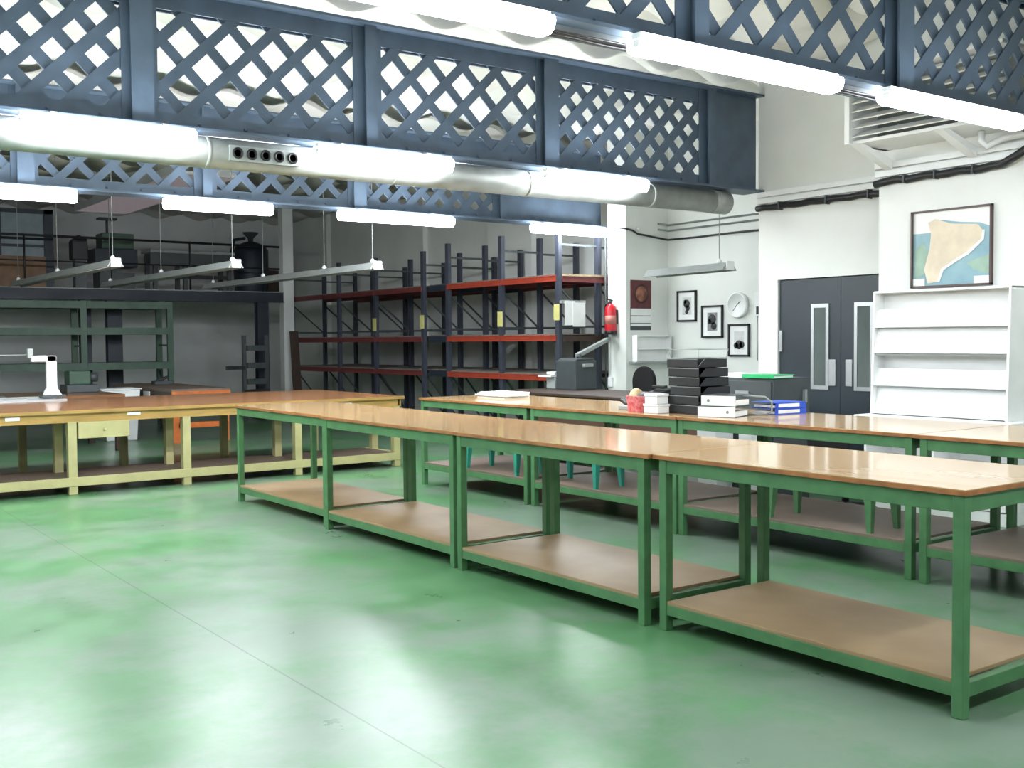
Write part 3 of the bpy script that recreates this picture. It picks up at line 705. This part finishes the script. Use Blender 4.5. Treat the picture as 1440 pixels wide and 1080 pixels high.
for i, (z0, z1, y0, y1, lab) in enumerate(((0, .075, 6.2, 6.36, 'lower white box of the two stacked beside the black letter trays'), (.075, .155, 6.21, 6.35, 'upper white box of the two stacked beside the black letter trays'))):
    t = thing('white_box', lab, 'box', (6.0, 6.28, TZ + z0), 'white boxes by the letter trays')
    MB().box(5.935, 6.06, y0, y1, TZ + z0, TZ + z1 - .02, WPLAST).build('body', t, .006)
    MB().box(5.93, 6.065, y0 - .005, y1 + .005, TZ + z1 - .02, TZ + z1 - .001, WPLAST).build('lid', t, .004)

# black letter trays, one on the other
def letter_tray(i, label, z, dx=0.0, dy=0.0, h=.0715):
    t = thing('letter_tray', label, 'letter tray', (6.24 + dx, 6.05 + dy, z), 'stacked black letter trays')
    x0, x1, y0, y1 = 6.08 + dx, 6.41 + dx, 5.89 + dy, 6.22 + dy
    MB().box(x0, x1, y0, y1, z, z + .004, GREYD).build('base', t)
    MB().box(x0, x0 + .004, y0, y1, z, z + h - .004, BLACK).box(x0, x1, y1 - .004, y1, z, z + h - .004, BLACK).box(x1 - .004, x1, y0, y1, z, z + h - .004, BLACK).build('wall', t)
    MB().prism([(x0, z), (x1, z), (x1, z + h - .004), (x0 + .08, z + h - .004), (x0 + .04, z + h * .5)], 'y', y0, y0 + .004, BLACK).build('notched_side', t)
    MB().box(x0 - .002, x0 + .002, y0, y1, z + h - .006, z + h - .002, GREYM).build('rim', t)
names = ['bottom black letter tray of the stack, directly on the table', 'second black letter tray from the bottom of the stack', 'third black letter tray from the bottom of the stack', 'fourth black letter tray from the bottom of the stack', 'fifth black letter tray of the stack, below the shifted top one', 'top black letter tray of the stack, shifted slightly left']
for i, nm in enumerate(names):
    letter_tray(i, nm, TZ + .0725 * i, 0, .022 if i == 5 else .012 * math.sin(i * 2.2))
t = thing('wire_tray', 'empty wire tray on top of the black letter trays', 'letter tray', (6.24, 6.03, TZ + .436))
x0, x1, y0, y1, z0, z1 = 6.09, 6.4, 5.91, 6.21, TZ + .438, TZ + .505
wt = MB()
for z in (z0, z1):
    q = 0 if z == z0 else .012
    wt.tube([(x0 - q, y0 - q, z), (x1 + q, y0 - q, z), (x1 + q, y1 + q, z), (x0 - q, y1 + q, z), (x0 - q, y0 - q, z)], .003, GREYM, 6, False)
wt.build('rim', t)
g = MB()
for i in range(9): g.tube([(x0, y0 + (y1 - y0) * i / 8, z0), (x1, y0 + (y1 - y0) * i / 8, z0)], .002, GREYM, 5)
for p, q in ((x0, y0), (x1, y0), (x1, y1), (x0, y1)): g.tube([(p, q, z0), (p + (.012 if p == x1 else -.012), q + (.012 if q == y1 else -.012), z1)], .002, GREYM, 5)
g.build('mesh_wires', t)

def binder(label, group, x, y, z, L, D, h, rz, card, label_m, n_mat, ring=True):
    """lever-arch file lying flat: spine along local y, facing local -x"""
    t = thing('ring_binder', label, 'binder', (x, y, z), group, rz)
    MB().box(0, .003, -L / 2, L / 2, .003, h - .003, card).build('spine', t, local=True)
    MB().box(-.002, D, -L / 2, L / 2, h - .003, h, n_mat).build('cover', t, .001, local=True)
    MB().box(-.002, D, -L / 2, L / 2, 0, .003, n_mat).build('cover', t, .001, local=True)
    MB().box(.02, D - .02, -L / 2 + .012, L / 2 - .012, .006, h * .55, PAPER).build('paper_block', t, local=True)
    o = MB().box(-.0015, .0005, -L / 2 + .02 + (.16 * L if not ring else 0), L / 2 - .03, .01, h - .01, label_m).build('spine_label', t, local=True)
    if ring: MB().lathe([(.011, 0), (.012, .002), (.007, .002), (.007, 0)], (0, 0, 0), GREYM, 14, Matrix.Translation((-.002, -L / 2 + .06 if L > .29 else L / 2 - .06, h / 2)) @ Matrix.Rotation(-math.pi / 2, 4, 'Y')).build('finger_ring', t, local=True)
    return t
binder('lower black binder with white spine lying on the rear worktable', 'white-spined binders', 5.99, 5.63, TZ, .3, .29, .082, .35, WPLAST, PAPER, GREYD)
binder('upper black binder with white spine lying on top of the other', 'white-spined binders', 6.0, 5.62, TZ + .083, .28, .28, .082, .3, WPLAST, PAPER, GREYD)
binder('lower blue binder with white label lying right of the white-spined binders', 'blue binders', 6.66, 5.48, TZ, .33, .26, .046, 1.48, BLUE, PAPER, BLUE, False)
binder('upper blue binder with white label on top of the other blue one', 'blue binders', 6.665, 5.485, TZ + .047, .33, .26, .046, 1.5, BLUE, PAPER, BLUE, False)
t = thing('document_stand', 'grey bent stand between the white-spined and the blue binders', 'stand', (6.4, 5.6, TZ))
MB().tube([(6.34, 5.7, TZ + .008), (6.44, 5.54, TZ + .008), (6.46, 5.5, TZ + .03), (6.46, 5.5, TZ + .1), (6.43, 5.54, TZ + .14), (6.34, 5.68, TZ + .15)], .008, GREYM, 8).build('bent_frame', t)
MB().add([(6.35, 5.69, TZ + .004), (6.45, 5.53, TZ + .004), (6.47, 5.55, TZ + .004), (6.37, 5.71, TZ + .004), (6.35, 5.69, TZ), (6.45, 5.53, TZ), (6.47, 5.55, TZ), (6.37, 5.71, TZ)], [(0, 1, 2, 3), (7, 6, 5, 4), (0, 4, 5, 1), (1, 5, 6, 2), (2, 6, 7, 3), (3, 7, 4, 0)], GREYM).build('foot', t)
# dark cabinet behind, with loose paper and a green folder on it
t = thing('filing_cabinet', 'dark grey cabinet standing between the rear worktables and the double door', 'cabinet', (7.85, 6.78, 0))
MB().box(7.6, 8.1, 6.45, 7.15, 0, 1.13, GREYD).build('body', t, .006)
for z in (.1, .44, .78):
    d_ = MB().box(7.588, 7.6, 6.47, 7.13, z, z + .32, GREYD).build('drawer', t, .004); MB().box(7.57, 7.588, 6.72, 6.88, z + .2, z + .23, ALU).build('handle', d_)
MB().box(8.0, 8.03, 6.42, 6.45, .9, 1.02, GREYM).build('latch', t)
t = thing('green_folder', 'bright green folder lying on the dark grey cabinet', 'folder', (7.72, 6.6, 1.13))
MB().box(7.58, 7.86, 6.43, 6.8, 1.131, 1.137, FOLDER).build('cover', t); MB().box(7.585, 7.85, 6.44, 6.79, 1.137, 1.155, PAPER).build('paper', t); MB().box(7.58, 7.86, 6.43, 6.8, 1.155, 1.162, FOLDER).build('cover', t); MB().box(7.574, 7.58, 6.43, 6.8, 1.131, 1.162, FOLDER).build('spine', t)
t = thing('paper_stack', 'loose white papers on the dark cabinet beside the green folder', 'paper', (7.75, 6.97, 1.13))
for i in range(4): MB().box(7.6 + .01 * i, 7.85 + .005 * i, 6.82 + .012 * i, 7.12 - .006 * i, 1.131 + .009 * i, 1.139 + .009 * i, PAPER).build('sheet', t)

# ---------------------------------------------------------------- desk, chair and machines behind the rear row
t = thing('office_desk', 'dark brown desk with panelled front behind the rear worktables', 'desk', (8.3, 9.2, 0))
MB().prism([(7.78, 7.3), (7.78, 10.2), (7.86, 10.7), (8.1, 11.05), (8.85, 11.05), (8.85, 7.3)], 'z', .84, .87, DBROWN).build('desktop', t, .004)
MB().box(7.84, 7.865, 7.35, 10.3, .12, .84, mat('desk_front', (84, 60, 50), .5, var=.1, scale=3, stretch=(4, .5, 4))).build('modesty_panel', t)
for y in (7.34, 10.25): MB().box(7.865, 8.8, y, y + .03, 0, .84, DBROWN).build('side_panel', t)
t = thing('grey_printer', 'dark grey boxy machine standing on the brown desk near the pillar', 'printer', (8.68, 10.52, .87))
MB().box(8.5, 8.84, 10.33, 10.72, .87, 1.23, GREYD).prism([(8.5, 1.23), (8.84, 1.23), (8.8, 1.26), (8.55, 1.26)], 'y', 10.35, 10.7, GREYD).build('body', t, .01)
MB().box(8.6, 8.75, 10.28, 10.33, 1.15, 1.19, GREYM).build('side_knob', t, .006)
t = thing('small_scanner', 'small pale device left of the dark grey machine on the desk', 'scanner', (8.62, 10.82, .87))
MB().box(8.5, 8.75, 10.74, 10.92, .87, 1.02, GREYM).build('body', t, .01); MB().box(8.45, 8.72, 10.76, 11.03, 1.02, 1.04, WPLAST).build('paper_tray', t); MB().box(8.52, 8.7, 10.78, 10.94, 1.05, 1.085, WPLAST).box(8.55, 8.67, 10.8, 10.9, 1.04, 1.05, WPLAST).build('lid', t, .006)
t = thing('leaning_pole', 'grey pole slanting up from the desk machine to the pillar', 'pole', (8.7, 10.5, 1.26))
MB().bar((8.68, 10.52, 1.29), (10.05, 11.47, 1.5), .05, .05, GREYM).build('pole', t)
MB().lathe([(.035, 0), (.035, .03), (.02, .05)], (8.7, 10.5, 1.262), GREYD, 12).build('pole_foot', t)
t = thing('office_chair', 'black office chair with rounded back behind the desk', 'chair', (9.35, 10.05, 0))
bk = MB(); pf = []
for i in range(17):
    a = math.pi * i / 16; pf.append((10.05 + .2 * math.cos(a), .95 + .2 * math.sin(a)))
pf += [(9.87, .68), (10.23, .68)]
bk.prism(pf, 'x', 9.36, 9.42, BLACKF); bk.build('backrest', t, .015)
MB().box(9.4, 9.86, 9.82, 10.28, .46, .54, BLACKF).build('seat', t, .025)
MB().bar((9.4, 10.05, .75), (9.62, 10.05, .46), .06, .03, BLACK).build('back_support', t)
MB().tube([(9.62, 10.05, .1), (9.62, 10.05, .46)], .025, BLACK, 10).build('column', t)
for i in range(5):
    a = 2 * math.pi * i / 5 + .3
    f = MB().bar((9.62, 10.05, .1), (9.62 + .28 * math.cos(a), 10.05 + .28 * math.sin(a), .075), .045, .03, BLACK).build('base_spoke', t)
    MB().tube([(9.62 + .28 * math.cos(a) - .02 * math.sin(a), 10.05 + .28 * math.sin(a) + .02 * math.cos(a), .03), (9.62 + .28 * math.cos(a) + .02 * math.sin(a), 10.05 + .28 * math.sin(a) - .02 * math.cos(a), .03)], .03, BLACK, 12).build('castor', f)
t = thing('desk_phone', 'black desk phone on the brown desk behind the white boxes', 'telephone', (8.4, 8.75, .87))
MB().prism([(8.3, .87), (8.5, .87), (8.5, .95), (8.3, .9)], 'y', 8.62, 8.85, BLACK).build('body', t, .006)
MB().bar((8.4, 8.64, .96), (8.4, 8.84, .96), .05, .035, BLACK).build('handset', t, .008)
for i, (y, w_, lab) in enumerate(((6.97, .24, 'white pedestal panel below the rear worktable, left one under the dark cabinet'), (6.5, .16, 'narrow white bin below the rear worktable, close to the double door'))):
    t = thing('white_bin', lab, 'bin', (7.4, y, 0), 'white bins behind the rear row')
    MB().prism([(7.3, 0), (7.5, 0), (7.52, .72), (7.28, .72)], 'y', y - w_ / 2, y + w_ / 2, WPLAST).build('body', t, .008)
    MB().box(7.27, 7.53, y - w_ / 2 - .01, y + w_ / 2 + .01, .72, .74, WPLAST).build('rim', t, .004)
t = thing('office_chair', 'black swivel chair with square back in front of the display unit, behind the rear row', 'chair', (7.6, 5.75, 0))
MB().box(7.42, 7.47, 5.52, 5.94, .5, .68, BLACKF).build('backrest', t, .012)
MB().box(7.47, 7.88, 5.53, 5.93, .42, .48, BLACKF).build('seat', t, .02)
MB().bar((7.45, 5.73, .55), (7.6, 5.73, .43), .05, .02, BLACK).build('back_support', t)
MB().tube([(7.67, 5.73, .08), (7.67, 5.73, .42)], .03, BLACK, 10).build('column', t)
for i in range(5):
    a = 2 * math.pi * i / 5 + .6
    f = MB().bar((7.67, 5.73, .09), (7.67 + .24 * math.cos(a), 5.73 + .24 * math.sin(a), .07), .045, .03, BLACK).build('base_spoke', t)
    MB().lathe([(.028, 0), (.028, .055)], (7.67 + .24 * math.cos(a), 5.73 + .24 * math.sin(a), 0), BLACK, 10).build('castor', f)

# ---------------------------------------------------------------- rear workshop under and on the mezzanine
MZ = 2.45
struct('mezzanine_slab', MB().box(-4, 9.0, 20.12, YB, 2.3, MZ, GREYW))
tr = MB().box(-4, 9.0, 20.0, 20.12, 2.27, MZ + .01, NAVYD).box(-4, 9.0, 19.96, 20.12, MZ + .01, MZ + .025, GREYM).box(-4, 9.0, 19.95, 20.12, 2.27, 2.285, NAVYD)
struct('trim_mezzanine_edge', tr)
for i, (x0, x1, lab) in enumerate(((5.14, 5.32, 'dark steel post under the mezzanine, left one behind the green shelving'), (5.6, 5.86, 'dark blue twin post under the mezzanine behind the green shelving'), (8.45, 8.68, 'dark steel post under the mezzanine right of the dark step rack'))):
    t = thing('steel_post', lab, 'post', ((x0 + x1) / 2, 20.06, 0), 'posts under the mezzanine')
    MB().box(x0, x1, 20.0, 20.02, 0, 2.27, NAVYD).box(x0, x1, 20.14, 20.16, 0, 2.27, NAVYD).box((x0 + x1) / 2 - .02, (x0 + x1) / 2 + .02, 20.02, 20.14, 0, 2.27, NAVYD).build('column', t)
    MB().box(x0 - .06, x1 + .06, 19.96, 20.2, 0, .015, NAVYD).build('base_plate', t)
t = thing('railing', 'dark thin railing along the mezzanine edge', 'railing', (3, 20.06, MZ))
MB().tube([(-4, 20.06, 3.4), (8.95, 20.06, 3.36)], .022, BLACK, 8).build('handrail', t)
MB().tube([(-4, 20.06, 2.95), (8.95, 20.06, 2.93)], .014, BLACK, 8).build('mid_rail', t)
for i in range(9): MB().tube([(-3 + i * 1.45, 20.06, MZ), (-3 + i * 1.45, 20.06, 3.39)], .018, BLACK, 8).build('post', t)

t = thing('green_shelving', 'dark green shelving with open shelves under the mezzanine at left', 'shelving', (4, 19.4, 0))
for x in (2.2, 4.95, 6.42):
    for y in (19.1, 19.7): MB().box(x - .05, x + .05, y - .03, y + .03, 0, 2.22, GREEND).build('upright', t)
    MB().bar((x, 19.1, .4), (x, 19.7, 1.0), .02, .03, GREEND).bar((x, 19.1, 1.45), (x, 19.7, 1.45), .02, .03, GREEND).build('frame_brace', t)
for z in (.5, 1.1, 1.7, 2.15):
    for a, b in ((2.25, 4.9), (5.0, 6.37)):
        MB().box(a, b, 19.06, 19.1, z - .06, z + .06, GREEND).box(a, b, 19.7, 19.74, z - .06, z + .06, GREEND).build('beam', t)
        MB().box(a, b, 19.1, 19.7, z + .035, z + .06, CHIPG).build('shelf', t)

t = thing('brown_table', 'brown table behind the yellow bench at left carrying a dark machine', 'table', (3, 16.1, 0))
MB().box(.8, 4.5, 15.3, 16.85, .75, .79, BTOP).build('tabletop', t); MB().box(.85, 4.45, 15.33, 15.36, .66, .75, ORANGE).box(.85, 4.45, 16.79, 16.82, .66, .75, ORANGE).build('apron', t)
for x in (.9, 4.42):
    for y in (15.38, 16.76): MB().box(x - .04, x + .04, y - .04, y + .04, 0, .75, DBROWN).build('leg', t)
t = thing('bench_machine', 'dark green machine standing on the brown table', 'machine', (4.1, 16.4, .79))
MB().box(3.95, 4.4, 16.2, 16.6, .79, .9, GREYD).build('base', t, .01); MB().box(4.0, 4.3, 16.25, 16.55, .9, 1.1, GREEND).build('housing', t, .02)
MB().tube([(4.3, 16.4, 1.0), (4.42, 16.4, 1.0)], .07, GREYD, 14).build('wheel', t)
t = thing('machine_table', 'dark-sided table with orange end standing behind the yellow bench', 'table', (5.8, 17.5, 0))
MB().box(5.35, 6.25, 15.9, 18.9, .76, .8, HARDB2).build('tabletop', t)
MB().box(5.35, 5.4, 15.95, 18.9, .62, .76, DBROWN).box(6.2, 6.25, 15.95, 18.9, .62, .76, DBROWN).build('side_rail', t)
MB().box(5.35, 6.25, 15.88, 15.94, .7, .77, ORANGE).build('end_rail', t); MB().box(5.45, 6.15, 15.9, 15.94, .22, .3, ORANGE).build('end_rail', t)
for x in (5.42, 6.18):
    for y in (15.94, 18.8): MB().box(x - .05, x + .05, y - .04, y + .04, 0, .76, ORANGE if y < 18 else DBROWN).build('leg', t)
o = MB().box(5.335, 5.35, 16.9, 17.2, .66, .74, PAPER).build('paper_label', t); o['label'] = 'white paper label'
t = thing('hand_plane', 'small dark tool lying on the machine table', 'tool', (5.9, 18.0, .8))
MB().box(5.75, 6.05, 17.9, 18.1, .8, .86, GREYD).bar((5.8, 18.0, .86), (6.0, 18.0, .92), .05, .05, BLACK).build('body', t, .01)
t = thing('pale_bin', 'pale grey bin on the floor beside the machine table', 'bin', (4.92, 17.15, 0))
MB().prism([(4.68, 0), (5.14, 0), (5.2, .78), (4.62, .78)], 'y', 16.9, 17.4, WPLAST).build('body', t, .01); MB().box(4.6, 5.22, 16.88, 17.42, .78, .8, WPLAST).build('rim', t, .004)
t = thing('step_rack', 'dark step rack with open back against the far post', 'rack', (8.25, 19.4, 0))
for x in (7.92, 8.36): MB().box(x - .035, x + .035, 19.38, 19.44, 0, 1.62, GREYD).build('upright', t)
for z in (.45, .75, 1.05, 1.38): MB().box(7.95, 8.33, 19.3, 19.44, z - .05, z + .05, GREYD).build('step', t)
MB().box(7.55, 7.9, 19.3, 19.4, .98, 1.05, BLACK).build('side_arm', t)
MB().box(7.9, 8.38, 19.3, 19.44, .1, .6, BLACK).build('lower_panel', t)
plain('brown_board', 'dark brown board leaning at the left end of the racks', 'board', MB().add([(9.03, 19.6, 0), (9.2, 19.6, 0), (9.2, 19.78, 1.7), (9.03, 19.78, 1.7), (9.03, 19.64, 0), (9.2, 19.64, 0), (9.2, 19.82, 1.7), (9.03, 19.82, 1.7)], [(0, 1, 2, 3), (7, 6, 5, 4), (0, 4, 5, 1), (1, 5, 6, 2), (2, 6, 7, 3), (3, 7, 4, 0)], DBROWN))

# on the mezzanine
t = thing('partition_frame', 'dark steel frame with blue-grey glazed panel on the mezzanine at far left', 'partition', (4.5, 21.5, MZ))
MB().box(4.9, 5.06, 21.45, 21.55, MZ, 3.98, NAVYD).box(3.4, 4.16, 21.45, 21.55, MZ, 3.98, NAVYD).box(3.4, 5.06, 21.45, 21.55, 3.9, 3.98, NAVYD).box(4.16, 4.9, 21.46, 21.54, 3.28, 3.33, NAVYD).box(4.16, 4.9, 21.46, 21.54, 3.42, 3.46, NAVYD).build('frame', t)
o = MB().box(4.16, 4.9, 21.49, 21.51, 2.9, 3.9, mat('blue_grey_panel', (122, 136, 142), .4, var=.06)).build('panel', t)
plain('plywood_board', 'brown plywood board standing on the mezzanine below the blue-grey panel', 'board', MB().box(3.6, 4.88, 21.3, 21.33, MZ, 3.1, PLY))
t = thing('mezzanine_machine', 'greenish machine with tall lamp plate on the mezzanine, left of the middle', 'machine', (6.1, 21.5, MZ))
MB().box(5.85, 6.5, 21.3, 21.8, MZ, 2.85, GREYD).build('base', t); MB().box(5.75, 6.55, 21.25, 21.8, 2.95, 3.3, NAVYD).build('head', t, .02); MB().box(5.9, 6.5, 21.3, 21.75, 3.3, 3.6, GREEND).build('upper_housing', t, .02)
MB().box(5.95, 6.2, 21.4, 21.7, 2.85, 2.95, GREYD).build('neck', t)
MB().tube([(6.05, 21.5, 3.6), (6.05, 21.5, 3.87)], .025, GREYD, 8).build('lamp_post', t); MB().box(5.88, 6.22, 21.4, 21.6, 3.86, 3.9, BLACK).build('lamp_plate', t)
t = thing('mezzanine_machine', 'small dark machine on a stand on the mezzanine beside the partition frame', 'machine', (5.45, 21.2, MZ))
MB().box(5.35, 5.55, 21.1, 21.3, MZ, 3.05, GREYD).build('stand', t); MB().prism([(5.3, 3.05), (5.6, 3.05), (5.58, 3.45), (5.42, 3.52), (5.3, 3.4)], 'y', 21.1, 21.35, BLACK).build('head', t, .02)
t = thing('work_counter', 'long dark counter with pale edge strips on the mezzanine', 'counter', (7.5, 21.4, MZ))
MB().box(6.75, 8.45, 21.1, 21.7, 3.25, 3.3, GREYM).build('countertop', t); MB().box(6.75, 8.45, 21.12, 21.16, 3.02, 3.25, GREYD).box(6.9, 8.3, 21.12, 21.16, 2.75, 2.83, BLACK).build('front_panel', t)
for x in (6.85, 7.45, 8.35): MB().box(x - .04, x + .04, 21.13, 21.2, MZ, 3.25, GREYD).box(x - .04, x + .04, 21.6, 21.68, MZ, 3.25, GREYD).build('leg', t)
t = thing('mezzanine_machine', 'big rounded dark machine with funnel on top at right on the mezzanine', 'machine', (9.0, 21.6, MZ))
MB().lathe([(.3, 0), (.34, .1), (.36, .5), (.36, .95), (.3, 1.05), (.14, 1.12), (.06, 1.14)], (9.0, 21.6, MZ), NAVYD, 24).build('body', t)
MB().lathe([(.05, 0), (.06, .08), (.16, .18), (.17, .2), (.05, .2)], (9.0, 21.6, MZ + 1.13), GREYD, 20).build('funnel', t)
MB().tube([(8.65, 21.5, MZ + .5), (8.5, 21.4, MZ + .9), (8.6, 21.5, MZ + 1.15), (8.85, 21.55, MZ + 1.2)], .035, NAVYD, 10).build('pipe', t)
MB().box(9.3, 9.55, 21.45, 21.75, MZ, 3.0, DBROWN).build('side_box', t)
t = thing('skylight', 'pale pink translucent skylight strip in the rear roof at left', 'skylight', (6.5, 20, 4.17))
MB().box(5.85, 6.85, 17.0, 22.9, 4.17, 4.19, PINK).build('panel', t)
fr = MB()
for x in (5.82, 6.85): fr.box(x, x + .03, 17.0, 22.9, 4.16, 4.3, WPLAST)
for y in (16.97, 22.9): fr.box(5.82, 6.88, y, y + .03, 4.16, 4.3, WPLAST)
fr.build('frame', t)
